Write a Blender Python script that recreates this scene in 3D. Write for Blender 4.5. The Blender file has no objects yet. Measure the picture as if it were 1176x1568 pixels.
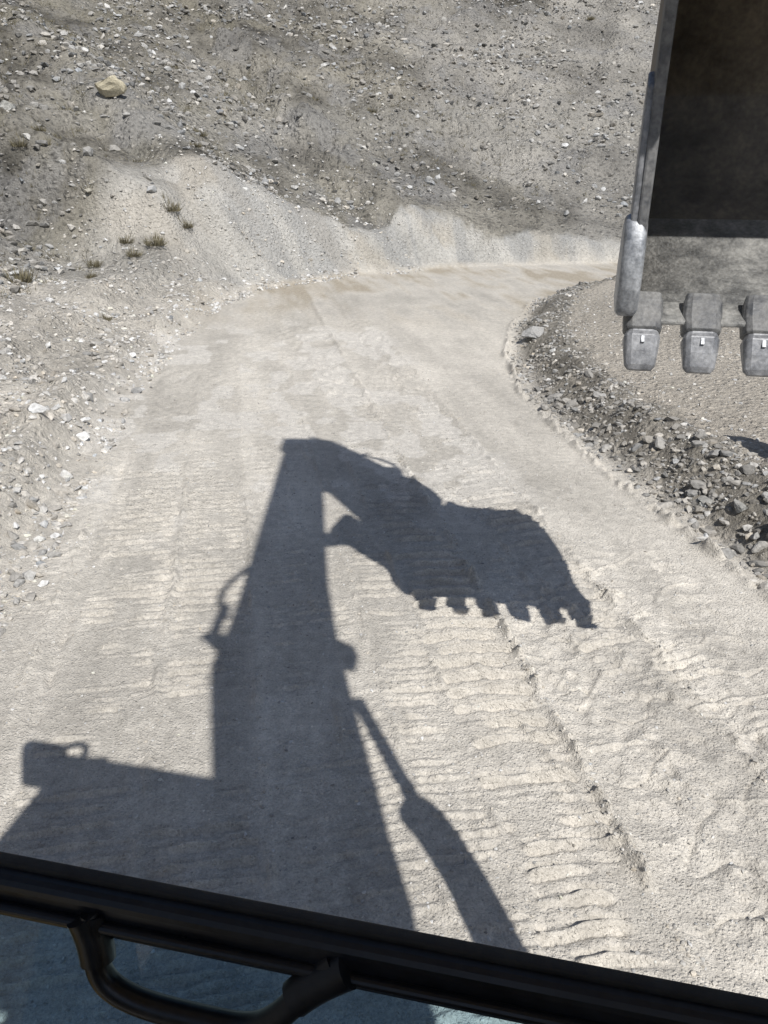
import bpy, math, bmesh
import numpy as np
from mathutils import Vector, Matrix
rng=np.random.default_rng(7)
# ---------------------------------------------------------------- constants and noise helpers
PITCH=math.radians(24.7); CAMZ=4.0
SX,SY=-0.3206,0.7761      # horizontal shadow displacement per metre of height
AL=math.radians(12)       # the upper structure is slewed 12 degrees
L2=np.array([math.cos(AL),-math.sin(AL)]); H2=np.array([math.sin(AL),math.cos(AL)])
C2=np.array([2.124,3.944])  # bucket centre at the tooth tips
_T=rng.random((8,256,256))
def vn(x,y,k):
    xi=np.floor(x).astype(int); yi=np.floor(y).astype(int); fx=x-xi; fy=y-yi
    fx=fx*fx*(3-2*fx); fy=fy*fy*(3-2*fy); T=_T[k%8]
    a=T[xi&255,yi&255]; b=T[(xi+1)&255,yi&255]; c=T[xi&255,(yi+1)&255]; d=T[(xi+1)&255,(yi+1)&255]
    return (a*(1-fx)+b*fx)*(1-fy)+(c*(1-fx)+d*fx)*fy
def fbm(x,y,sc,oc=4,k=0):
    r=0;a=.5;n=0
    for i in range(oc):
        f=2**i/sc; ca,sa=math.cos(i*1.3+k),math.sin(i*1.3+k)
        r=r+a*vn((x*ca-y*sa)*f+17*i+k*31,(x*sa+y*ca)*f+9*i,i+k); n+=a; a*=.5
    return r/n-.5
def sm(t): t=np.clip(t,0,1); return t*t*(3-2*t)
def band(x,a,b,w): return sm((x-a)/w+.5)*sm((b-x)/w+.5)
def polyd(x,y,P):
    best=np.full(x.shape,1e9); sg=np.zeros(x.shape); qx=np.zeros(x.shape); qy=np.zeros(x.shape)
    for (ax,ay),(bx,by) in zip(P[:-1],P[1:]):
        dx,dy=bx-ax,by-ay; t=np.clip(((x-ax)*dx+(y-ay)*dy)/(dx*dx+dy*dy),0,1)
        cx,cy=ax+t*dx,ay+t*dy; d=np.hypot(x-cx,y-cy)
        s=np.sign(dx*(y-ay)-dy*(x-ax)); m=d<best-1e-6
        best=np.where(m,d,best); sg=np.where(m,s,sg); qx=np.where(m,cx,qx); qy=np.where(m,cy,qy)
    return best*sg,qx,qy
OUT=[(-.6,-40),(-2.4,-12),(-3.5,0),(-3.95,7),(-4.75,13),(-5.1,18),(-5.1,23),(-4.3,26),(-1.2,29.5),(2.9,31.8),(9.4,33),(20,34),(150,40)]
INN=[(13,-40),(7.0,-12),(4.7,2),(3.82,7.0),(3.1,10.5),(2.6,14),(2.75,17),(3.4,20.2),(4.6,24.2),(8.3,28.6),(20,30.4),(150,36)]
RD=np.array([-.18,.984]); TD=np.array([.984,.18])
HCX=[-6,-4.6,-3.6,-2.2,-.6,.3,1.2,2.2,3.2,4.6,6,9.5,14]; HCY=[3.2,4.4,4.0,2.7,1.3,1.2,2.0,2.2,1.7,1.0,.9,.6,.4]
RIDGES=((2.17,.046,.036),(1.40,.016,.03),(.92,.018,.03),(-.1,.018,.03),(2.72,.016,.03),(3.42,.030,.035),(-2.0,.020,.04),(-1.80,-.018,.05),(.5,.014,.03),(-3.4,.020,.05),(-.9,.020,.03),(-2.55,.016,.03))
def zones(x,y):
    do,qx,qy=polyd(x,y,OUT)
    di,_,_=polyd(x,y,INN); di=-di
    n=fbm(x,y,1.5,3,5)*.5
    return do+n*.6,qx,qy,di+n*.35
def terrain(x,y):
    x=np.asarray(x,float); y=np.asarray(y,float)
    do,qx,qy,di=zones(x,y)
    n5=fbm(x,y,6,4,1); n1=fbm(x,y,1.3,4,2); n3=fbm(x,y,.35,3,3); nf=fbm(x,y,.09,2,4); nn=fbm(x,y,.045,2,6)
    d=np.maximum(do,0)
    wb=sm((qy-23.5)/4)
    hl=.22*sm(d/.9)+.10*d+.40*np.maximum(0,d-4.5)
    Hc=np.interp(qx+n1*2.0,HCX,HCY)*(1+n1*.3)
    gul=fbm(qx*1.0+d*.5,qx*.2,.8,3,3)
    hb=.12*sm(d/.6)+Hc*sm((d-.5-gul*.7)/(Hc*.85))**.9+.45*np.maximum(0,d-.5-Hc*.8)
    z=hl*(1-wb)+hb*wb
    out=sm(do/1.2); far=sm((d-4)/4)
    rid=.25-np.abs(n5)
    z=z+out*(n5*1.2*sm(d/6)+rid*.5*far+n1*(.34+.5*far)+n3*(.13+.24*far)+nf*.035)
    z=z+.15*np.exp(-((do-.5)/.35)**2)*(1-wb)*(1+n1*3)+.18*np.exp(-((do-2.1-n5)/.5)**2)*(1-wb)*(1+n1*4)
    z=z+(1-wb)*band(do,.1,3.5,.5)*(np.abs(n3)*.24+n1*.28)
    e=np.maximum(di,0)
    hr=.50*sm((e-.12)/.95)*np.interp(y,[-40,0,6,12,20,26,60],[.8,1,1.05,1,.9,.7,.5])+.02*e
    ins=sm(di/.4)
    z=z+hr+ins*(n1*.24*sm((3-e)/2)+n3*.20*sm((2.0-e)/1.0)+n3*.02+nf*.035)
    rd=(1-out)*(1-ins)
    s=x*RD[0]+y*RD[1]; t=x*TD[0]+y*TD[1]
    w=fbm(x,y,.8,3,6); w2=fbm(x,y,2.5,2,7); w3=fbm(x,y,.25,2,0); w4=fbm(x,y,.45,2,5)
    near=np.clip((26-y)/8,0,1)
    crumb=np.zeros_like(x)
    def pads(t0,t1,pitch,amp,sl=0.,wd=.13,tilt=0.,sharp=3.0,off=0.,lo=.45,S=None,Tt=None):
        nonlocal crumb
        S=s if S is None else S; Tt=t if Tt is None else Tt
        ph=(S+sl*np.abs(Tt-(t0+t1)/2)+tilt*(Tt-t0)+.012*w+.008*w3+.02*w2+off)/pitch
        fr=np.abs(ph-np.round(ph)); id_=np.round(ph).astype(int)
        hsh=_T[0][id_&255,(id_*7)&255]; hs2=_T[1][id_&255,(id_*13)&255]
        m=band(Tt+.05*n3+.10*(hsh-.5),t0+.08*hs2,t1,.04)*np.clip(lo+sharp*w2+1.5*w+2.6*w3+3.0*w4+1.3*(hsh-.5),0,1.15)
        crumb=np.maximum(crumb,np.clip(m,0,1))
        return amp*m*(np.exp(-(fr/(wd*(.75+.5*hs2)))**2)-.55*np.exp(-((fr-.24)/.10)**2)-.1)
    a2=.17; s2=s*math.cos(a2)-t*math.sin(a2); t2=s*math.sin(a2)+t*math.cos(a2)
    r=n5*.06+w*.022+w3*.008+nf*.009*(1+2*w2)
    r=r+near*(pads(1.42,2.12,.200,.044,.10,.11,.10,lo=.60)+pads(.95,1.38,.17,.018,.0,.12,.10)+pads(-1.75,-.95,.15,.022,0,.13)+pads(-.85,-.15,.145,.022,0,.13,.03)
        +pads(2.75,3.35,.20,.034,.1,.12,-.1,lo=.55)*sm((s-4.5)/1)+pads(-3.3,-2.6,.14,.014,lo=.35)+pads(-2.5,-2.05,.13,.011)+pads(.05,.85,.16,.014,0,.13,-.03,lo=.32)
        +pads(2.3,2.7,.13,.013,0,.14,.2)*sm((s-5)/2)
        +pads(4.0,4.6,.19,.026,0,.12,.05,lo=.35,S=s2,Tt=t2)+pads(-.2,.45,.19,.016,0,.12,lo=.05,S=s2,Tt=t2))
    r=r+crumb*(nf*.022+nn*.014+w3*.010)*np.clip((10-y)/5,.2,1)
    wob=.08*w2+.025*w+.03*n3*np.clip((12-y)/5,.25,1)
    farw=1+.6*sm((y-7)/6); fh=1-.35*sm((y-8)/5); brk=np.clip((12-y)/4,.35,1)
    for tc,h,wd in RIDGES:
        r=r+near*h*fh*np.exp(-((t-tc-wob)/(wd*farw))**2)*np.clip(.65+w*3.2+(n3*3.0+w3*3)*brk,0,1.8)*(1+nf*2)
    for tc,h,wd in ((2.62,.018,.03),(1.86,.012,.03),(3.95,.024,.035),(-.25,.012,.03)):
        r=r+near*h*fh*np.exp(-((t2-tc-wob)/(wd*farw))**2)*np.clip(.35+w*3.5+(n3*3.5+w3*3)*brk,0,1.8)
    zr=band(t,2.3,4.4,.3)*sm((7.6-s)/1)
    dn=fbm(x,y,.30,2,2); cr1=fbm(x,y,.75,2,1); cr2=fbm(x,y,.6,2,4)
    r=r+zr*(.055*(-np.abs(dn)*1.8+.35*nf)+.020*np.exp(-(cr1/.016)**2)-.018*np.exp(-((cr2-.05)/.014)**2))
    r=r+(1-zr)*near*.009*np.exp(-(cr1/.015)**2)*np.clip(.3+3*w2,0,1)
    z=z+.08*np.exp(-((di+.10)/.06)**2)*(1+n3*4+nf*2)*np.clip(near,0,1)
    z=z+rd*r
    return z
def surf_color(x,y,z):
    do,qx,qy,di=zones(x,y); wb=sm((qy-23.5)/4)
    s=x*RD[0]+y*RD[1]; t=x*TD[0]+y*TD[1]
    n=fbm(x,y,2.2,4,3)[...,None]; nb=fbm(x,y,9,4,5)[...,None]; nn=fbm(x,y,.5,3,1)[...,None]; n1=fbm(x,y,1.3,4,2); ng=fbm(x,y,3.2,4,0)[...,None]
    ss=fbm(s*.25,t*1.3,.5,3,4)[...,None]; sl=fbm(s*.12,t*2.2,.5,3,2)[...,None]
    road=np.array([.575,.55,.51])*(1+n*.38+nn*.22+ss*.42)
    ln=(np.maximum(band(t,-1.75,-.15,.15),band(t,.95,2.15,.12))+band(t,-3.3,-2.1,.15)+band(t,2.75,3.4,.15))[...,None]
    road=road*(1-.12*ln*np.clip(.6+3*ss+2*sl,0,1.4))
    for tc in (-1.80,-.9,.92,2.12,-2.0,2.72):
        road=road*(1-.16*(np.exp(-((t-tc-.08*fbm(x,y,2.5,2,7))/.05)**2))[...,None]*np.clip(.4+4*nn+3*sl,0,1)*sm((y-6)/5)[...,None])
    tan=np.array([.40,.36,.30])
    k=(sm((y-18)/8)*np.clip(.35+2.6*n[...,0]+2.4*ss[...,0],0,1))[...,None]
    road=road*(1-k)+tan*k
    pt=(sm((fbm(np.round(s/.9)*.9+0*t,t,.55,2,7)+.5*nn[...,0]-.05)/.04)*band(t,-2.5,3.6,.6)*sm((s-7)/3)*sm((22-s)/3)*.75)[...,None]
    road=road*(1-pt)+np.array([.65,.63,.60])*pt
    bank=np.array([.555,.53,.49])*(1+n*.6+nn*.5)
    cut=np.array([.50,.495,.48])*(1+n*.45+nn*.35)
    mixc=sm((fbm(x+.6*z,y,1.4,3,6)-.04)/.12)[...,None]
    cut=cut*(1-mixc*.6)+np.array([.48,.445,.39])*mixc*.6
    gz=sm((fbm(qx*1.6,z*.25,.8,3,2)-.0)/.08)[...,None]
    cut=cut*(1-gz*.45)+np.array([.34,.35,.365])*gz*.45
    hill=np.array([.232,.222,.200])*(1+nb*.9+ng*1.3+n*1.3+nn*1.0)
    pale=sm((nb[...,0]+(x-2)*.016-.03)/.16)[...,None]
    hill=hill*(1-pale*.6)+np.array([.40,.39,.375])*(1+n*.7)*pale*.6
    bz=(band(z+n1*1.6,4.6,6.2,.8)*sm((x+14)/5)*.55)[...,None]
    hill=hill*(1-bz)+np.array([.38,.37,.345])*bz
    sp=sm((fbm(x,y,1.7,4,6)-.08)/.08)[...,None]*.5
    hill=hill*(1-sp)+np.array([.30,.30,.305])*sp
    olive=(sm((n[...,0]-.03)/.1)*sm((3-x)/12)*.4)[...,None]
    hill=hill*(1-olive)+np.array([.205,.19,.14])*olive
    d=np.maximum(do,0)
    Hc=np.interp(qx+n1*2.0,HCX,HCY)*(1+n1*.3)
    e1=4.6*(1-wb)+(.45+Hc*.85)*wb
    hm=sm((d-e1+n[...,0]*(2.2-1.2*wb)+nn[...,0]*.9)/ (2.0*(1-wb)+.35))[...,None]
    edge=(sm((-4.25-qx+n1*1.2)/.6)*sm((qy-21)/3)*sm((d-1.0)/1.5)*.85)[...,None]
    low=bank*(1-wb[...,None])+cut*wb[...,None]
    low=low*(1-edge)+np.array([.335,.328,.312])*(1+n*.9+nn*.7)*edge
    outc=low*(1-hm)+hill*hm
    o=sm(do/.8)[...,None]
    c=road*(1-o)+outc*o
    i=sm(di/.5)[...,None]
    terr=np.array([.50,.465,.415])*(1+n*.3+nn*.25)
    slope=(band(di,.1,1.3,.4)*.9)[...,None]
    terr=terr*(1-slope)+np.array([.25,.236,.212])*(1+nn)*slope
    c=c*(1-i)+terr*i
    return np.clip(c*np.array([1.02,1.0,.965]),.05,.78), (o*np.maximum(hm,edge*.8))[...,0], np.maximum(o,i)[...,0]
# ---------------------------------------------------------------- scene basics
sc=bpy.context.scene
def new_obj(name,me,mat=None,parent=None):
    o=bpy.data.objects.new(name,me); sc.collection.objects.link(o)
    if mat: me.materials.append(mat)
    if parent: o.parent=parent
    return o
def mesh_np(name,V,F,smooth=False):
    me=bpy.data.meshes.new(name); V=np.asarray(V,np.float32); F=np.asarray(F,np.int32); k=F.shape[1]
    me.vertices.add(len(V)); me.vertices.foreach_set('co',V.ravel())
    me.loops.add(F.size); me.loops.foreach_set('vertex_index',F.ravel())
    me.polygons.add(len(F)); me.polygons.foreach_set('loop_start',np.arange(0,F.size,k,dtype=np.int32))
    me.polygons.foreach_set('use_smooth',np.full(len(F),smooth,dtype=bool))
    me.update(calc_edges=True); return me
def N(nt,t,**kw):
    n=nt.nodes.new(t)
    for k,v in kw.items(): setattr(n,k,v)
    return n
def mat_new(name):
    m=bpy.data.materials.new(name); m.use_nodes=True; nt=m.node_tree; b=nt.nodes['Principled BSDF']; return m,nt,b
def ramp(nt,fac,stops):
    r=nt.nodes.new('ShaderNodeValToRGB'); cr=r.color_ramp
    while len(cr.elements)<len(stops): cr.elements.new(.5)
    for e,(p,c) in zip(cr.elements,stops): e.position=p; e.color=(c,c,c,1) if isinstance(c,(int,float)) else (*c,1)
    nt.links.new(fac,r.inputs[0]); return r
def mul(nt,a,b,fac=1.,bt='MULTIPLY'):
    m=nt.nodes.new('ShaderNodeMix'); m.data_type='RGBA'; m.blend_type=bt; m.inputs[0].default_value=fac if isinstance(fac,(int,float)) else 1
    if not isinstance(fac,(int,float)): nt.links.new(fac,m.inputs[0])
    for s_,v in ((6,a),(7,b)):
        if isinstance(v,tuple): m.inputs[s_].default_value=(*v,1)
        else: nt.links.new(v,m.inputs[s_])
    return m.outputs[2]
def ground_mat():
    m,nt,b=mat_new('dusty_gravel_ground'); lk=nt.links.new
    geo=N(nt,'ShaderNodeNewGeometry'); P=geo.outputs['Position']
    col=N(nt,'ShaderNodeAttribute',attribute_name='Col'); msk=N(nt,'ShaderNodeAttribute',attribute_name='Mask')
    sep=N(nt,'ShaderNodeSeparateColor'); lk(msk.outputs['Color'],sep.inputs[0]); hillm,outm=sep.outputs[0],sep.outputs[1]
    def noise(s,d=4,r=.6):
        n=N(nt,'ShaderNodeTexNoise'); n.inputs['Scale'].default_value=s; n.inputs['Detail'].default_value=d; n.inputs['Roughness'].default_value=r; lk(P,n.inputs['Vector']); return n.outputs['Fac']
    def voro(s,rnd=1.):
        n=N(nt,'ShaderNodeTexVoronoi'); n.inputs['Scale'].default_value=s; n.inputs['Randomness'].default_value=rnd; lk(P,n.inputs['Vector']); return n
    def mth(op,a,bv):
        k=N(nt,'ShaderNodeMath',operation=op)
        for i,v in enumerate((a,bv)):
            if isinstance(v,(int,float)): k.inputs[i].default_value=v
            else: lk(v,k.inputs[i])
        return k.outputs[0]
    c=col.outputs['Color']
    nz1=noise(9,5,.72); nz2=noise(60,3,.75)
    c=mul(nt,c,ramp(nt,nz1,[(.3,.80),(.7,1.18)]).outputs[0])
    c=mul(nt,c,ramp(nt,nz2,[(.3,.76),(.7,1.22)]).outputs[0])
    v1=voro(38); pc=ramp(nt,v1.outputs['Color'],[(0,.45),(.18,1.),(.82,1.),(.95,1.4)]); pm=ramp(nt,v1.outputs['Distance'],[(.25,1),(.42,0)])
    c=mul(nt,c,pc.outputs[0],pm.outputs[0])
    v2=voro(10); sc2=ramp(nt,v2.outputs['Color'],[(0,.4),(.3,.8),(.6,1.),(1,1.6)]); sm2=ramp(nt,v2.outputs['Distance'],[(.25,1),(.5,0)])
    ma=mth('MULTIPLY',sm2.outputs[0],outm)
    c=mul(nt,c,sc2.outputs[0],mth('MULTIPLY',ma,.65))
    v3=voro(4.5); sc3=ramp(nt,v3.outputs['Color'],[(0,.3),(.4,.7),(.65,1.),(1,2.0)]); sm3=ramp(nt,v3.outputs['Distance'],[(.2,1),(.5,0)])
    mc=mth('MULTIPLY',sm3.outputs[0],hillm)
    c=mul(nt,c,sc3.outputs[0],mc)
    lk(c,b.inputs['Base Color']); b.inputs['Roughness'].default_value=.95; b.inputs['Specular IOR Level'].default_value=.15
    h=mth('MULTIPLY',nz2,.020)
    h=mth('ADD',h,mth('MULTIPLY',pm.outputs[0],.007))
    h=mth('ADD',h,mth('MULTIPLY',mth('MULTIPLY',ma,v2.outputs['Color']),.08))
    h=mth('ADD',h,mth('MULTIPLY',mth('MULTIPLY',mc,v3.outputs['Color']),.22))
    h=mth('ADD',h,mth('MULTIPLY',nz1,mth('ADD',mth('MULTIPLY',outm,.15),.020)))
    bp=N(nt,'ShaderNodeBump'); bp.inputs['Strength'].default_value=.9; bp.inputs['Distance'].default_value=1.; lk(h,bp.inputs['Height']); lk(bp.outputs[0],b.inputs['Normal'])
    return m
def grow(a,b,s0,k):
    o=[a];s=s0
    while o[-1]<b: o.append(o[-1]+s); s*=1+k
    return o
xs=np.arange(-5.0,4.6,.018)
xr=grow(xs[-1],150,.020,.020)[1:]; xl=[-5.0-(v-xs[-1]) for v in xr][::-1]
xs=np.array(xl+xs.tolist()+xr)
ys=np.array(list(np.arange(-40,2,1.0))+np.arange(2.1,7,.011).tolist()+grow(7,170,.012,.0085))
X,Y=np.meshgrid(xs,ys); Z=terrain(X,Y)
nx,ny=len(xs),len(ys); idx=np.arange(nx*ny).reshape(ny,nx)
F=np.stack([idx[:-1,:-1],idx[:-1,1:],idx[1:,1:],idx[1:,:-1]],-1).reshape(-1,4)
gme=mesh_np('ground',np.stack([X,Y,Z],-1).reshape(-1,3),F,True)
cc,hm,om=surf_color(X,Y,Z)
def set_attr(me,name,rgb):
    a=me.color_attributes.new(name,'FLOAT_COLOR','POINT'); a.data.foreach_set('color',np.concatenate([rgb,np.ones((len(rgb),1))],1).astype(np.float32).ravel())
set_attr(gme,'Col',cc.reshape(-1,3)); set_attr(gme,'Mask',np.stack([hm.ravel(),om.ravel(),0*om.ravel()],1))
new_obj('ground',gme,ground_mat())
# ---------------------------------------------------------------- rocks
def ico(sub):
    bm=bmesh.new(); bmesh.ops.create_icosphere(bm,subdivisions=sub,radius=1.)
    V=np.array([v.co[:] for v in bm.verts]); F=np.array([[v.index for v in f.verts] for f in bm.faces]); bm.free(); return V,F
def rock_variants(sub,n=12):
    V,F=ico(sub); out=[]
    for i in range(n):
        W=V.copy()
        for k in range(11):
            d=rng.normal(size=3); d/=np.linalg.norm(d); lim=rng.uniform(.35,.75); q=W@d; W-=np.outer(np.maximum(q-lim,0),d)
        W*=1+rng.normal(scale=.05,size=(len(W),1)); W*=np.array([1.1,rng.uniform(.6,1),rng.uniform(.4,.8)]); out.append(W)
    return out,F
def rocks_mesh(name,px,py,size,sub,mat,tone,sink=.25,var=.22):
    vs,F=rock_variants(sub); n=len(px); pz=terrain(px,py); nv=len(vs[0])
    a=rng.uniform(0,6.283,n); b=rng.normal(scale=.45,size=n); ca,sa,cb,sb=np.cos(a),np.sin(a),np.cos(b),np.sin(b)
    R=np.zeros((n,3,3)); R[:,0,0]=ca; R[:,0,1]=-sa*cb; R[:,0,2]=sa*sb; R[:,1,0]=sa; R[:,1,1]=ca*cb; R[:,1,2]=-ca*sb; R[:,2,1]=sb; R[:,2,2]=cb
    base=np.stack(vs)[rng.integers(0,len(vs),n)]
    W=np.einsum('nij,nvj->nvi',R,base*size[:,None,None])+np.stack([px,py,pz+size*(.45-sink)],-1)[:,None,:]
    FF=(F[None]+np.arange(n)[:,None,None]*nv).reshape(-1,3)
    me=mesh_np(name,W.reshape(-1,3),FF,False)
    t=tone[None,:]*np.exp(rng.normal(scale=var,size=(n,1)))*(1+rng.normal(scale=.035,size=(n,1))*np.array([[1,.2,-1]])) if tone.ndim==1 else tone
    set_attr(me,'Col',np.repeat(np.clip(t,.05,.64),nv,axis=0)); return new_obj(name,me,mat)
def rock_mat():
    m,nt,b=mat_new('rock'); lk=nt.links.new
    geo=N(nt,'ShaderNodeNewGeometry'); col=N(nt,'ShaderNodeAttribute',attribute_name='Col')
    n=N(nt,'ShaderNodeTexNoise'); n.inputs['Scale'].default_value=25; n.inputs['Detail'].default_value=4; lk(geo.outputs['Position'],n.inputs['Vector'])
    r=ramp(nt,n.outputs['Fac'],[(.3,.7),(.7,1.3)]); c=mul(nt,col.outputs['Color'],r.outputs[0])
    sp=N(nt,'ShaderNodeSeparateXYZ'); lk(geo.outputs['Normal'],sp.inputs[0]); du=ramp(nt,sp.outputs[2],[(.4,0.),(.95,.32)])
    c=mul(nt,c,(.42,.395,.355),du.outputs[0],'MIX'); lk(c,b.inputs['Base Color'])
    b.inputs['Roughness'].default_value=.9; b.inputs['Specular IOR Level'].default_value=.2
    bp=N(nt,'ShaderNodeBump'); bp.inputs['Strength'].default_value=.7; bp.inputs['Distance'].default_value=.02; lk(n.outputs['Fac'],bp.inputs['Height']); lk(bp.outputs[0],b.inputs['Normal']); return m
RM=rock_mat()
def along(P,n,y0,y1,dmin,dmax,side,pw=1.):
    P=np.array(P); seg=np.hypot(*(P[1:]-P[:-1]).T); cum=np.r_[0,np.cumsum(seg)]
    S=np.linspace(0,cum[-1],8000); px=np.interp(S,cum,P[:,0]); py=np.interp(S,cum,P[:,1]); ok=np.where((py>y0)&(py<y1)&(px<18))[0]
    tx_=np.gradient(px); ty_=np.gradient(py)
    k=rng.choice(ok,n); tx=tx_[k]; ty=ty_[k]; l=np.hypot(tx,ty); d=dmin+(dmax-dmin)*rng.random(n)**pw
    return px[k]-side*ty/l*d+rng.normal(scale=.05,size=n), py[k]+side*tx/l*d+rng.normal(scale=.05,size=n)
def logsz(n,lo,hi,p=2.2): return lo*(hi/lo)**(rng.random(n)**p)
pale=np.array([.50,.48,.45]); grey=np.array([.245,.236,.222])
def clump(x,y,sc_,k,th): 
    m=fbm(x,y,sc_,3,k)+.15*rng.normal(size=len(x))>th; return x[m],y[m]
x,y=along(INN,17000,3,27,.0,1.3,-1); x,y=clump(x,y,.6,4,-.02); rocks_mesh('berm_rubble',x,y,logsz(len(x),.010,.10,2.0),1,RM,grey*1.12,.38,.38)
x,y=along(INN,700,3.5,14,.1,1.05,-1); x,y=clump(x,y,.7,4,-.05); rocks_mesh('berm_boulders',x,y,logsz(len(x),.04,.17,1.7),2,RM,grey,.36,.35)
x,y=along(INN,5000,3,24,.9,5,-1,1.6); rocks_mesh('terrace_stones',x,y,logsz(len(x),.008,.06,2.4),1,RM,pale*.88,.35,.32)
x,y=along(OUT,24000,3,31,-.35,6,1,1.5); x,y=clump(x,y,.9,6,-.05); rocks_mesh('bank_gravel',x,y,logsz(len(x),.012,.11,2.4),1,RM,pale*.95,.3,.34)
x,y=along(OUT,1600,3,30,-.15,3.4,1,1.2); x,y=clump(x,y,.8,6,-.02); rocks_mesh('bank_rubble',x,y,logsz(len(x),.04,.17,1.8),2,RM,pale*.86,.38,.3)
n=20000; y=2.3+14*rng.random(n)**1.4; x=rng.uniform(-4.2,4.2,n); rocks_mesh('road_gravel',x,y,logsz(n,.003,.022,2.8),1,RM,pale*.95,.3,.32)
n=7000; tt=np.array([r_[0] for r_ in RIDGES])[rng.choice(len(RIDGES),n,p=np.array([5,1,1,1,1,3,1,1,1,1,1,1])/18)]+rng.normal(scale=.045,size=n); s_=2.3+10*rng.random(n)**1.4
x=tt*TD[0]+s_*RD[0]; y=tt*TD[1]+s_*RD[1]; x=x+.08*fbm(x,y,2.5,2,7); x,y=clump(x,y,.5,6,-.03); rocks_mesh('soil_clods',x,y,logsz(len(x),.004,.026,2.0),1,RM,np.array([.48,.455,.415]),.3,.15)
n=95000; y=rng.uniform(14,64,n); x=rng.uniform(-32,32,n); do,_,qy,_=zones(x,y)
k=(do>np.where(qy>25,3.0,4.3))&(rng.random(n)<np.clip(.5+3.4*fbm(x,y,4,3,6),.08,1)); x,y=x[k],y[k]
rocks_mesh('hillside_rubble',x,y,logsz(len(x),.03,.28,2.8),1,RM,np.array([.285,.278,.265]),.28,.38)
# ---------------------------------------------------------------- vegetation
def veg_mat(name,c):
    m,nt,b=mat_new(name); geo=N(nt,'ShaderNodeNewGeometry'); n=N(nt,'ShaderNodeTexNoise'); n.inputs['Scale'].default_value=6; nt.links.new(geo.outputs['Position'],n.inputs['Vector'])
    r=ramp(nt,n.outputs['Fac'],[(.35,tuple(np.array(c)*.6)),(.65,tuple(np.array(c)*1.4))]); nt.links.new(r.outputs[0],b.inputs['Base Color']); b.inputs['Roughness'].default_value=.9; return m
VM=veg_mat('dry_foliage',(.150,.132,.082))
def tufts(name,px,py,sz,blades,wd=.05):
    n=len(px); pz=terrain(px,py)-.01; m=n*blades
    bx=np.repeat(px,blades); by=np.repeat(py,blades); bz=np.repeat(pz,blades); s=np.repeat(sz,blades)
    a=rng.uniform(0,6.283,m); lean=rng.uniform(.1,1.2,m); ln=s*rng.uniform(.5,1.1,m); r0=s*rng.random(m)*.8
    ox=bx+np.cos(a)*r0; oy=by+np.sin(a)*r0; bz=np.maximum(bz,terrain(ox,oy)-.02); tx=ox+np.cos(a)*np.sin(lean)*ln; ty=oy+np.sin(a)*np.sin(lean)*ln; tz=bz+np.cos(lean)*ln
    w=s*wd; a2=rng.uniform(0,6.283,m)
    V=np.stack([np.stack([ox-np.cos(a2)*w,oy-np.sin(a2)*w,bz],-1),np.stack([ox+np.cos(a2)*w,oy+np.sin(a2)*w,bz],-1),np.stack([tx,ty,tz],-1)],1)
    return new_obj(name,mesh_np(name,V.reshape(-1,3),np.arange(m*3).reshape(-1,3)),VM)
n=10000; y=rng.uniform(12,60,n); x=rng.uniform(-30,26,n); do,_,qy,_=zones(x,y); k=(do>np.where(qy>25,4,4.0))&(fbm(x,y,5,3,4)>-.04)&(rng.random(n)<sm((16-x)/22)+.15); x,y=x[k],y[k]
tufts('grass',x,y,rng.uniform(.08,.25,len(x)),14,.05)
for (x,y,s) in [(-7.2,25.7,.36),(-6.9,26.9,.32),(-9.7,21.4,.40),(-7.1,33.3,.28),(-.6,42.8,.24),(-11.3,28.2,.25),(-11.7,27.5,.3),(-6.8,30.9,.22),(-6.8,19.1,.18),(-7.8,25.2,.26),(13.7,60.2,.3),(1.1,46.4,.2),(-8.1,25.7,.26),(-6.5,27.0,.26),(-8.6,23.6,.2),(-9.0,25.0,.25)]:
    tufts('shrub',np.array([x]),np.array([y]),np.array([s]),170,.045)
for (x,y,s,t) in [(-10.1,32.3,.6,(.44,.40,.30)),(-2.9,50.2,.35,(.36,.35,.33)),(1.5,49.3,.3,(.3,.3,.3)),(-9.4,26.7,.2,(.35,.33,.28)),(-6.5,15.9,.12,(.4,.4,.4)),(-12.5,28.8,.35,(.42,.42,.4)),(-6.3,39.2,.22,(.35,.35,.35)),
    (3.5,18.0,.30,(.3,.3,.3)),(-5.0,12.7,.12,(.3,.3,.3)),(-4.6,14.0,.13,(.3,.3,.3)),(-4.3,12.2,.08,(.33,.33,.33)),(4.15,8.2,.15,(.27,.27,.26)),(3.95,8.7,.14,(.26,.26,.25)),(4.3,7.6,.18,(.27,.27,.26))]:
    rocks_mesh('boulder',np.array([x]),np.array([y]),np.array([s]),3,RM,np.array([t]),.2 if s<.55 else .0)
# unseen pointed slab, added out of frame to throw the wedge-shaped shadow
SBX,SBY=5.24,8.92
V=[];F=[]; bz=float(terrain(np.array([SBX]),np.array([SBY]))[0])-.1
for j,(hh,rr) in enumerate([(0,.34),(.4,.32),(.85,.24),(1.25,.15),(1.55,.04)]):
    for q in range(8):
        aq=q*math.pi/4; rq=rr*(1+.12*rng.normal()); V.append((SBX-.04*hh+rq*math.cos(aq),SBY+.8*rq*math.sin(aq),bz+hh))
for j in range(4):
    for q in range(8): F.append((8*j+q,8*j+(q+1)%8,8*j+8+(q+1)%8,8*j+8+q))
bm_=bpy.data.meshes.new('added_shadow_slab'); bm_.from_pydata(V,[],F+[tuple(range(32,40))]); set_attr(bm_,'Col',np.full((len(V),3),.28)); new_obj('added_shadow_slab',bm_,RM)
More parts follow.
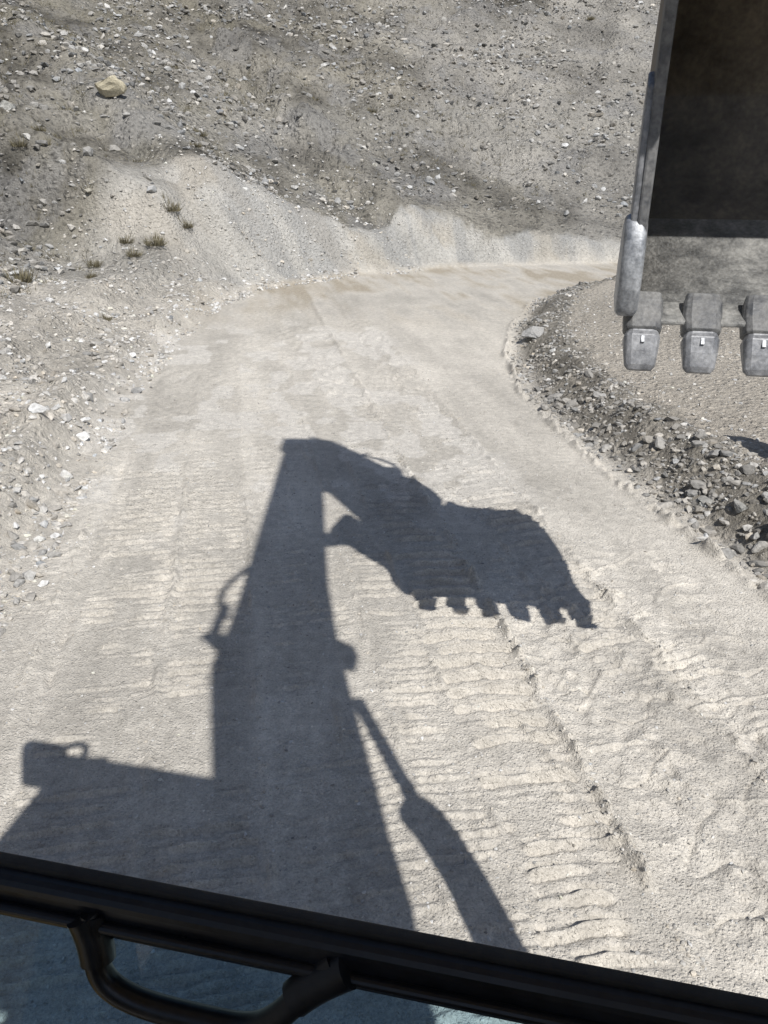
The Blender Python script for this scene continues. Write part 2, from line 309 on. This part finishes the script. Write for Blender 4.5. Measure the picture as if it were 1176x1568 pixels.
# ---------------------------------------------------------------- excavator
EX=bpy.data.objects.new('excavator',None); sc.collection.objects.link(EX)
def metal(name,c1,c2,rough=.5,metal_=.6,scale=6,sc2=40,bump=.35):
    m,nt,b=mat_new(name); lk=nt.links.new; tc=N(nt,'ShaderNodeTexCoord')
    n=N(nt,'ShaderNodeTexNoise'); n.inputs['Scale'].default_value=scale; n.inputs['Detail'].default_value=8; n.inputs['Roughness'].default_value=.7; lk(tc.outputs['Object'],n.inputs['Vector'])
    n2=N(nt,'ShaderNodeTexNoise'); n2.inputs['Scale'].default_value=sc2; n2.inputs['Detail'].default_value=4; lk(tc.outputs['Object'],n2.inputs['Vector'])
    r=ramp(nt,n.outputs['Fac'],[(.38,c1),(.62,c2)]); r2=ramp(nt,n2.outputs['Fac'],[(.3,.75),(.7,1.2)])
    lk(mul(nt,r.outputs[0],r2.outputs[0]),b.inputs['Base Color']); b.inputs['Metallic'].default_value=metal_
    rr=ramp(nt,n.outputs['Fac'],[(.3,max(.05,rough-.15)),(.7,min(1,rough+.2))]); lk(rr.outputs[0],b.inputs['Roughness'])
    bp=N(nt,'ShaderNodeBump'); bp.inputs['Strength'].default_value=bump; bp.inputs['Distance'].default_value=.01; lk(n2.outputs['Fac'],bp.inputs['Height']); lk(bp.outputs[0],b.inputs['Normal']); return m
YEL=metal('dusty_yellow_paint',(.45,.30,.08),(.38,.30,.16),.55,0)
INT=metal('worn_bucket_steel',(.085,.07,.055),(.21,.175,.135),.6,.2,3.0,30)
FLR=metal('scoured_floor_steel',(.12,.12,.118),(.31,.305,.29),.6,.15,6,45,.6)
LIP=metal('polished_cutting_steel',(.20,.21,.23),(.42,.435,.46),.42,.45,9,60,.15)
TTH=metal('adapter_steel',(.08,.083,.09),(.21,.208,.205),.6,.15,8,50,.2)
TIP=metal('tooth_steel',(.15,.155,.17),(.31,.315,.33),.45,.3,7,50,.12)
DRK=metal('black_cab_paint',(.010,.012,.017),(.016,.019,.026),.4,0,5,80,.03)
RUB=metal('rubber_hose',(.02,.02,.02),(.035,.035,.035),.7,0)
CHR=metal('chrome_rod',(.6,.6,.6),(.7,.7,.7),.15,1)
def to_w(t,a,h):
    p=C2+L2*t+H2*a; return (p[0],p[1],h)
def mesh_py(name,V,F,mat,bev=0,parent=EX,smooth=False,seg=2):
    me=bpy.data.meshes.new(name); me.from_pydata([tuple(map(float,v)) for v in V],[],F); me.update()
    bm=bmesh.new(); bm.from_mesh(me); bmesh.ops.recalc_face_normals(bm,faces=bm.faces); bm.to_mesh(me); bm.free()
    o=new_obj(name,me,mat,parent)
    if bev: 
        md=o.modifiers.new('b','BEVEL'); md.width=bev; md.segments=seg; md.limit_method='ANGLE'; md.angle_limit=.5
    if smooth:
        for p in me.polygons: p.use_smooth=True
    return o
def prism(name,prof,t0,t1,mat,bev=.015):
    n=len(prof); V=[to_w(t0,a,h) for a,h in prof]+[to_w(t1,a,h) for a,h in prof]
    F=[list(range(n))[::-1],list(range(n,2*n))]+[[i,(i+1)%n,n+(i+1)%n,n+i] for i in range(n)]
    return mesh_py(name,V,F,mat,bev)
def tube(name,pts,r,mat,parent=EX,res=6):
    cu=bpy.data.curves.new(name,'CURVE'); cu.dimensions='3D'; sp=cu.splines.new('POLY' if len(pts)<3 else 'NURBS'); sp.points.add(len(pts)-1)
    for q,p in zip(sp.points,pts): q.co=(*map(float,p),1)
    if len(pts)>2: sp.order_u=3; sp.use_endpoint_u=True
    cu.bevel_depth=r; cu.bevel_resolution=res; cu.use_fill_caps=True; cu.materials.append(mat)
    o=bpy.data.objects.new(name,cu); sc.collection.objects.link(o); o.parent=parent; return o
W=.22
boomL=[(-.75,10.03),(-1.11,9.94),(-2.05,9.27),(-2.91,8.67),(-3.61,8.15),(-4.15,7.83),(-4.56,7.71),(-4.79,7.12),(-4.99,6.56),(-5.2,5.9)]
boomR=[(-1.16,8.98),(-1.42,8.82),(-2.37,7.70),(-2.74,7.25),(-3.16,6.50),(-3.48,5.74),(-3.72,5.07),(-3.91,4.58),(-4.04,4.12)]
prism('boom',boomL+[(-6.1,4.5),(-6.3,2.2),(-5.7,1.9),(-4.7,3.0)]+boomR[::-1],-W,W,YEL,.02)
stick=[(-1.06,10.27),(-.70,10.50),(-.07,9.69),(.26,8.55),(.46,7.74),(.75,6.77),(.98,5.9),(.95,5.45),(.25,5.3),(-.1,5.4),(-.24,5.55),(-.60,6.31),(-.68,6.88),(-.78,7.79),(-1.03,8.32)]
prism('stick',stick,-.19,.19,YEL,.02)
prism('boom_lug',[(-4.53,8.25),(-4.38,8.16),(-4.17,7.79),(-4.35,7.70)],-W-.03,W+.03,YEL,.01)
prism('boom_lug',[(-3.17,6.59),(-3.01,6.26),(-3.04,6.10),(-3.22,6.04),(-3.36,6.31)],-W-.03,W+.03,YEL,.01)
def tw(t,pts): return [to_w(t,a,h) for a,h in pts]
tube('boom_hose',tw(-W-.03,[(-3.23,8.28),(-3.76,8.50),(-4.03,8.35),(-3.97,7.97)]),.035,RUB)
tube('boom_hose',tw(-W-.03,[(-3.90,8.12),(-4.11,8.15),(-4.35,7.89)]),.05,RUB)
tube('stick_hose',tw(0,[(.14,8.79),(.83,7.55),(1.13,6.67),(.83,6.42),(.47,6.87)]),.03,RUB)
tube('stick_hose',tw(0,[(.53,6.64),(1.08,5.90),(1.22,5.43),(.76,5.40)]),.035,RUB)
tube('stick_hose',tw(-.1,[(-.1,9.85),(.25,9.1),(.45,8.3),(.60,7.6),(.80,7.0)]),.028,RUB)
prism('hose_clamp',[(.33,8.35),(.52,8.25),(.56,8.05),(.40,8.02)],-.12,.0,YEL,.01); prism('hose_clamp',[(.70,6.95),(.98,6.85),(1.0,6.6),(.78,6.6)],-.1,.06,YEL,.01)
tube('lift_cylinder_rod',tw(0,[(-3.08,5.28),(-3.13,3.70)]),.055,CHR)
tube('lift_cylinder_barrel',tw(0,[(-3.15,3.87),(-2.99,3.35),(-3.13,2.51)]),.135,YEL)
# ---- bucket
Z0=2.96
def BK(t,a,h): return to_w(t,a,Z0+h)
prof=[(.17,.24),(.45,.36),(.75,.50),(1.02,.68),(1.25,.93),(1.38,1.25),(1.36,1.58),(1.2,1.87),(.92,2.06),(.55,2.17),(.1,2.21),(-.24,2.22)]
BWf,BWb=.83,.76
def bw(a): return BWf-(BWf-BWb)*min(1,max(0,a)/1.3)
V=[];Fc=[]
for a,h in prof: V+= [BK(-bw(a),a,h),BK(bw(a),a,h)]
for i in range(len(prof)-1): Fc.append([2*i,2*i+1,2*i+3,2*i+2])
o=mesh_py('bucket_shell',V,Fc,INT,0,EX,True); o.data.materials.append(FLR)
for i in range(3): o.data.polygons[i].material_index=1
md=o.modifiers.new('s','SOLIDIFY'); md.thickness=.035; md.offset=0
def side(sgn):
    pr=prof+[(-.03,1.92),(.09,1.5),(.12,1.1),(.12,.65)]
    V=[BK(sgn*(bw(a)),a,h) for a,h in pr]+[BK(sgn*(bw(a)+.03),a,h) for a,h in pr]; n=len(pr)
    F=[list(range(n)),list(range(n,2*n))[::-1]]+[[i,(i+1)%n,n+(i+1)%n,n+i] for i in range(n)]
    mesh_py('bucket_side_plate',V,F,INT,.006)
    rim=[(.12,.64),(.12,.9),(.11,1.2),(.08,1.5),(.03,1.75),(-.05,1.96),(-.22,2.22)]
    V=[];F=[]
    for a,h in rim:
        for da,dt in ((-.05,-.01),(.07,-.01),(.07,.045),(-.05,.045)): V.append(BK(sgn*(bw(a)+dt),a+da,h))
    for i in range(len(rim)-1):
        for k in range(4): F.append([4*i+k,4*i+(k+1)%4,4*i+4+(k+1)%4,4*i+4+k])
    F+=[[0,1,2,3],[4*len(rim)-4+q for q in range(4)]]
    mesh_py('bucket_rim',V,F,TTH,.012)
    wr=[(.08,.62),(.30,.62),(.36,.85),(.36,1.05),(.30,1.3),(.18,1.42),(.08,1.35)]
    V=[BK(sgn*(bw(a)+.028),a,h) for a,h in wr]+[BK(sgn*(bw(a)+.075),a,h) for a,h in wr]; n=len(wr)
    mesh_py('wear_plate',V,[list(range(n)),list(range(n,2*n))[::-1]]+[[i,(i+1)%n,n+(i+1)%n,n+i] for i in range(n)],TIP,.015,seg=3)
    ct=[(.05,.27),(.14,.25),(.30,.30),(.32,.50),(.25,.72),(.17,.78),(.08,.75),(.03,.62),(.02,.42)]
    V=[BK(sgn*(bw(.1)-.015),a,h) for a,h in ct]+[BK(sgn*(bw(.1)+.10),a,h) for a,h in ct]; n=len(ct)
    F=[list(range(n)),list(range(n,2*n))[::-1]]+[[i,(i+1)%n,n+(i+1)%n,n+i] for i in range(n)]
    mesh_py('side_cutter',V,F,LIP,.035,seg=4,smooth=True)
side(-1); side(1)
lp=[(.12,.215),(.20,.22),(.40,.31),(.39,.35),(.20,.275),(.125,.245)]
n=len(lp); V=[BK(-.82,a,h) for a,h in lp]+[BK(.82,a,h) for a,h in lp]
mesh_py('bucket_lip',V,[list(range(n))[::-1],list(range(n,2*n))]+[[i,(i+1)%n,n+(i+1)%n,n+i] for i in range(n)],FLR,.01)
def tooth(tc):
    d=np.array([-.58,-.815]); nrm=np.array([-.815,.58])
    def sect(s,w,th,off=0):
        c=np.array([.20,.27])+d*s+nrm*off
        out=[]
        for (x,yv) in [(-1,-.6),(-.8,-1),(.8,-1),(1,-.6),(1,.35),(.86,.78),(.6,1),(-.6,1),(-.86,.78),(-1,.35)]:
            q=c+nrm*yv*th; out.append(BK(tc+x*w,q[0],q[1]))
        return out
    def loft(name,secs,mat):
        V=sum(secs,[]); F=[]; m=10
        for i in range(len(secs)-1):
            for k in range(m): F.append([m*i+k,m*i+(k+1)%m,m*i+m+(k+1)%m,m*i+m+k])
        F+=[list(range(m)),list(range(len(V)-m,len(V)))]
        return mesh_py(name,V,F,mat,.005,seg=3)
    loft('tooth_adapter',[sect(-.10,.085,.02,.02),sect(-.05,.098,.04,.012),sect(.04,.103,.060),sect(.115,.098,.066),sect(.128,.088,.052)],TTH)
    loft('tooth',[sect(.10,.080,.050),sect(.135,.086,.054),sect(.16,.096,.064),sect(.24,.088,.045,-.005),sect(.31,.080,.024,-.012),sect(.335,.060,.010,-.016)],TIP)
    c=np.array([.20,.27])+d*.185+nrm*.060
    V=[]
    for q in (-.006,.003):
        for dx,ds in ((-.010,-.020),(.010,-.020),(.010,.020),(-.010,.020)):
            p=c+d*ds+nrm*q; V.append(BK(tc+dx,p[0],p[1]))
    mesh_py('tooth_pin',V,[[0,1,2,3],[4,5,6,7],[0,1,5,4],[1,2,6,5],[2,3,7,6],[3,0,4,7]],LIP,.002)
for i in range(6): tooth(-.765+i*.303)
for t in (-.24,.24):
    prism('bucket_ear',[(.15,Z0+2.2),(.25,Z0+2.45),(.55,Z0+2.55),(.95,Z0+2.45),(1.15,Z0+1.95),(.8,Z0+2.14)],t-.02,t+.02,YEL,.008)
prism('bucket_link',[(-2.02,7.31),(-1.66,7.26),(-1.15,6.84),(-1.24,6.46),(-1.62,6.90)],-.28,-.20,YEL,.01)
prism('bucket_link',[(-1.27,6.99),(-.71,6.87),(-.30,5.45),(-.87,5.37),(-1.07,6.00)],-.28,-.20,YEL,.01)
tube('bucket_cylinder',tw(0,[(-.77,6.44),(-.42,5.30)]),.09,YEL)
# ---- cab
def P3(u,down,fwd=0.,base=(-.373,.545)):
    return (base[0]+L2[0]*u+H2[0]*fwd, base[1]+L2[1]*u+H2[1]*fwd, 4-.642-down)
def boxbar(name,u0,u1,d0,d1,f0,f1,mat,bev=.008):
    V=[P3(u,d,f) for u in (u0,u1) for d in (d0,d1) for f in (f0,f1)]
    F=[[0,1,3,2],[4,5,7,6],[0,1,5,4],[2,3,7,6],[0,2,6,4],[1,3,7,5]]
    return mesh_py(name,V,F,mat,bev,seg=3)
boxbar('windscreen_sill',-.45,1.1,0,.055,-.012,.024,DRK,.010)
boxbar('sill_seal',-.45,1.1,-.006,.010,.005,.018,RUB,.003)
boxbar('sill_rail',-.45,1.1,.024,.034,-.022,-.010,DRK,.005)
tube('grab_handle',[P3(.098,.02,-.010),P3(.100,.05,-.022),P3(.108,.085,-.032),P3(.145,.103,-.034),P3(.21,.106,-.034),P3(.26,.104,-.034),P3(.288,.082,-.032),P3(.318,.045,-.018),P3(.34,.02,-.010)],.0125,DRK)
tube('handle_foot',[P3(.088,.022,-.012),P3(.099,.045,-.016),P3(.103,.066,-.024)],.017,DRK)
tube('handle_foot',[P3(.352,.022,-.012),P3(.322,.042,-.016),P3(.303,.060,-.024)],.017,DRK)
FR=np.array([.28,.60]); CW=1.95; FL=FR-L2*1.15  # CW widened so the unseen roof shades the gap toward the boom
def cabbox(name,u0,u1,f0,f1,z0,z1,mat,bev=.02):
    V=[(*(FL+L2*u+H2*f),z) for u in (u0,u1) for f in (f0,f1) for z in (z0,z1)]
    F=[[0,1,3,2],[4,5,7,6],[0,1,5,4],[2,3,7,6],[0,2,6,4],[1,3,7,5]]
    return mesh_py(name,V,F,mat,bev)
cabbox('cab_roof',0,CW,-1.75,0,4.55,4.65,YEL,.04)
cabbox('cab_floor',0,CW,-1.75,-.35,1.35,1.5,DRK)
for u in (0,CW-.07): 
    cabbox('cab_pillar',u,u+.07,-.12,-.05,1.5,4.55,DRK); cabbox('cab_pillar',u,u+.07,-1.72,-1.62,1.5,4.55,DRK); cabbox('cab_pillar',u,u+.07,-.95,-.87,1.5,4.55,DRK)
cabbox('cab_door_panel',0,.05,-.87,-.12,1.5,3.0,YEL); cabbox('cab_side_panel',CW-.05,CW,-1.62,-.12,1.5,3.1,YEL); cabbox('cab_rear_panel',.07,CW-.07,-1.72,-1.68,1.5,3.6,YEL)
cabbox('operator_seat',.5,1.0,-1.5,-1.0,2.2,2.5,RUB,.06); cabbox('operator_seat_back',.5,1.0,-1.55,-1.4,2.5,3.6,RUB,.06)
mc=np.array([-1.06,.99])
V=[(*(mc-L2*.02+L2*a*.18+H2*b*.06),z) for a in (-1,1) for b in (-1,1) for z in (4.02,4.55)]
mesh_py('mirror',V,[[0,1,3,2],[4,5,7,6],[0,1,5,4],[2,3,7,6],[0,2,6,4],[1,3,7,5]],DRK,.058,seg=5)
tube('mirror_arm',[(mc[0]+.10,mc[1],4.48),(mc[0]+.22,mc[1]-.02,4.60),(mc[0]+.32,mc[1]-.05,4.62),(mc[0]+.31,mc[1]-.08,4.50),(FL[0]+.07,FL[1]-.02,4.56),(FL[0]+.30,FL[1]-.05,4.61)],.024,DRK)
def glass(name,tint,refl,dust_haze=0.):
    m=bpy.data.materials.new(name); m.use_nodes=True; nt=m.node_tree; nt.nodes.clear()
    o=N(nt,'ShaderNodeOutputMaterial'); t=N(nt,'ShaderNodeBsdfTransparent'); t.inputs[0].default_value=(*tint,1); gl=N(nt,'ShaderNodeBsdfGlossy'); gl.inputs['Roughness'].default_value=.02
    mx=N(nt,'ShaderNodeMixShader'); mx.inputs[0].default_value=refl; nt.links.new(t.outputs[0],mx.inputs[1]); nt.links.new(gl.outputs[0],mx.inputs[2]); out=mx.outputs[0]
    if dust_haze:  # pale diffuse mix: dust that also paints glare and haze into the glass
        tc=N(nt,'ShaderNodeTexCoord'); n=N(nt,'ShaderNodeTexNoise'); n.inputs['Scale'].default_value=5; n.inputs['Detail'].default_value=5; nt.links.new(tc.outputs['Object'],n.inputs['Vector'])
        r=ramp(nt,n.outputs['Fac'],[(.35,dust_haze*.5),(.7,dust_haze*1.6)]); df=N(nt,'ShaderNodeBsdfDiffuse'); df.inputs[0].default_value=(.75,.78,.82,1)
        m2=N(nt,'ShaderNodeMixShader'); nt.links.new(r.outputs[0],m2.inputs[0]); nt.links.new(out,m2.inputs[1]); nt.links.new(df.outputs[0],m2.inputs[2]); out=m2.outputs[0]
    nt.links.new(out,o.inputs[0]); return m
GL=glass('lower_window_glass',(.46,.66,.78),.04,.03)  # blue tint also stands in for a blue reflection in the pane
mesh_py('lower_window',[P3(-.45,.05,.005),P3(1.1,.05,.005),P3(1.1,1.4,.005),P3(-.45,1.4,.005)],[[0,1,2,3]],GL)
WS=glass('windscreen_glass',(.99,.993,.995),.01,.022)
fa=FL-H2*.03; fb=FL+L2*CW-H2*.03; p0=P3(-.45,0,.01); p1=P3(1.1,0,.01)
mesh_py('windscreen',[p0,p1,(fb[0],fb[1],4.55),(fa[0],fa[1],4.55)],[[0,1,2,3]],WS)
def hb(name,t0,t1,a0,a1,z0,z1,mat,bev=.05):
    V=[to_w(t,a,z) for t in (t0,t1) for a in (a0,a1) for z in (z0,z1)]
    return mesh_py(name,V,[[0,1,3,2],[4,5,7,6],[0,1,5,4],[2,3,7,6],[0,2,6,4],[1,3,7,5]],mat,bev,seg=3)
hb('house_deck',-1.95,1.2,-9.2,-4.6,1.15,1.35,DRK); hb('engine_hood',.35,1.2,-8.2,-4.9,1.35,2.5,YEL); hb('engine_hood',-1.9,.3,-9.2,-6.5,1.35,2.6,YEL); hb('counterweight',-1.9,1.2,-9.9,-9.25,1.1,2.7,DRK,.15)
hb('swing_ring',-1.0,.3,-7.6,-6.2,.85,1.15,DRK,.1)
for t in (-1.9,.7):
    prism('crawler_track',[(-9.0,.05),(-5.0,.05),(-4.6,.3),(-4.5,.55),(-4.65,.85),(-5.0,1.0),(-9.0,1.0),(-9.4,.85),(-9.5,.5),(-9.4,.25)],t,t+.6,RUB,.05)
    for i in range(22): hb('track_shoe',t-.02,t+.62,-9.0+i*.185,-8.97+i*.185,1.0,1.04,RUB,.005)
# ---------------------------------------------------------------- light, world, camera
D=Vector((SX,SY,-1)).normalized()
sl=bpy.data.lights.new('sun','SUN'); sl.energy=5.0; sl.angle=math.radians(.53); sl.color=(1,.968,.915)
so=bpy.data.objects.new('sun',sl); sc.collection.objects.link(so); so.rotation_euler=D.to_track_quat('-Z','Y').to_euler(); so.location=(3,-8,14)
w=bpy.data.worlds.new('World'); sc.world=w; w.use_nodes=True; nt=w.node_tree; bg=nt.nodes['Background']
sk=nt.nodes.new('ShaderNodeTexSky'); sk.sky_type='NISHITA'; sk.sun_disc=False; sk.sun_elevation=math.asin(-D.z); sk.sun_rotation=math.atan2(-D.x,-D.y)
nt.links.new(sk.outputs[0],bg.inputs[0]); bg.inputs[1].default_value=.08
cam=bpy.data.cameras.new('camera'); co=bpy.data.objects.new('camera',cam); sc.collection.objects.link(co); sc.camera=co
co.location=(0,0,CAMZ); co.rotation_euler=(math.radians(90)-PITCH,0,0); cam.sensor_fit='VERTICAL'; cam.sensor_height=24; cam.lens=24*1184/1568; cam.clip_start=.02; cam.clip_end=1000
sc.view_settings.view_transform='Standard'; sc.view_settings.look='None'; sc.view_settings.exposure=0
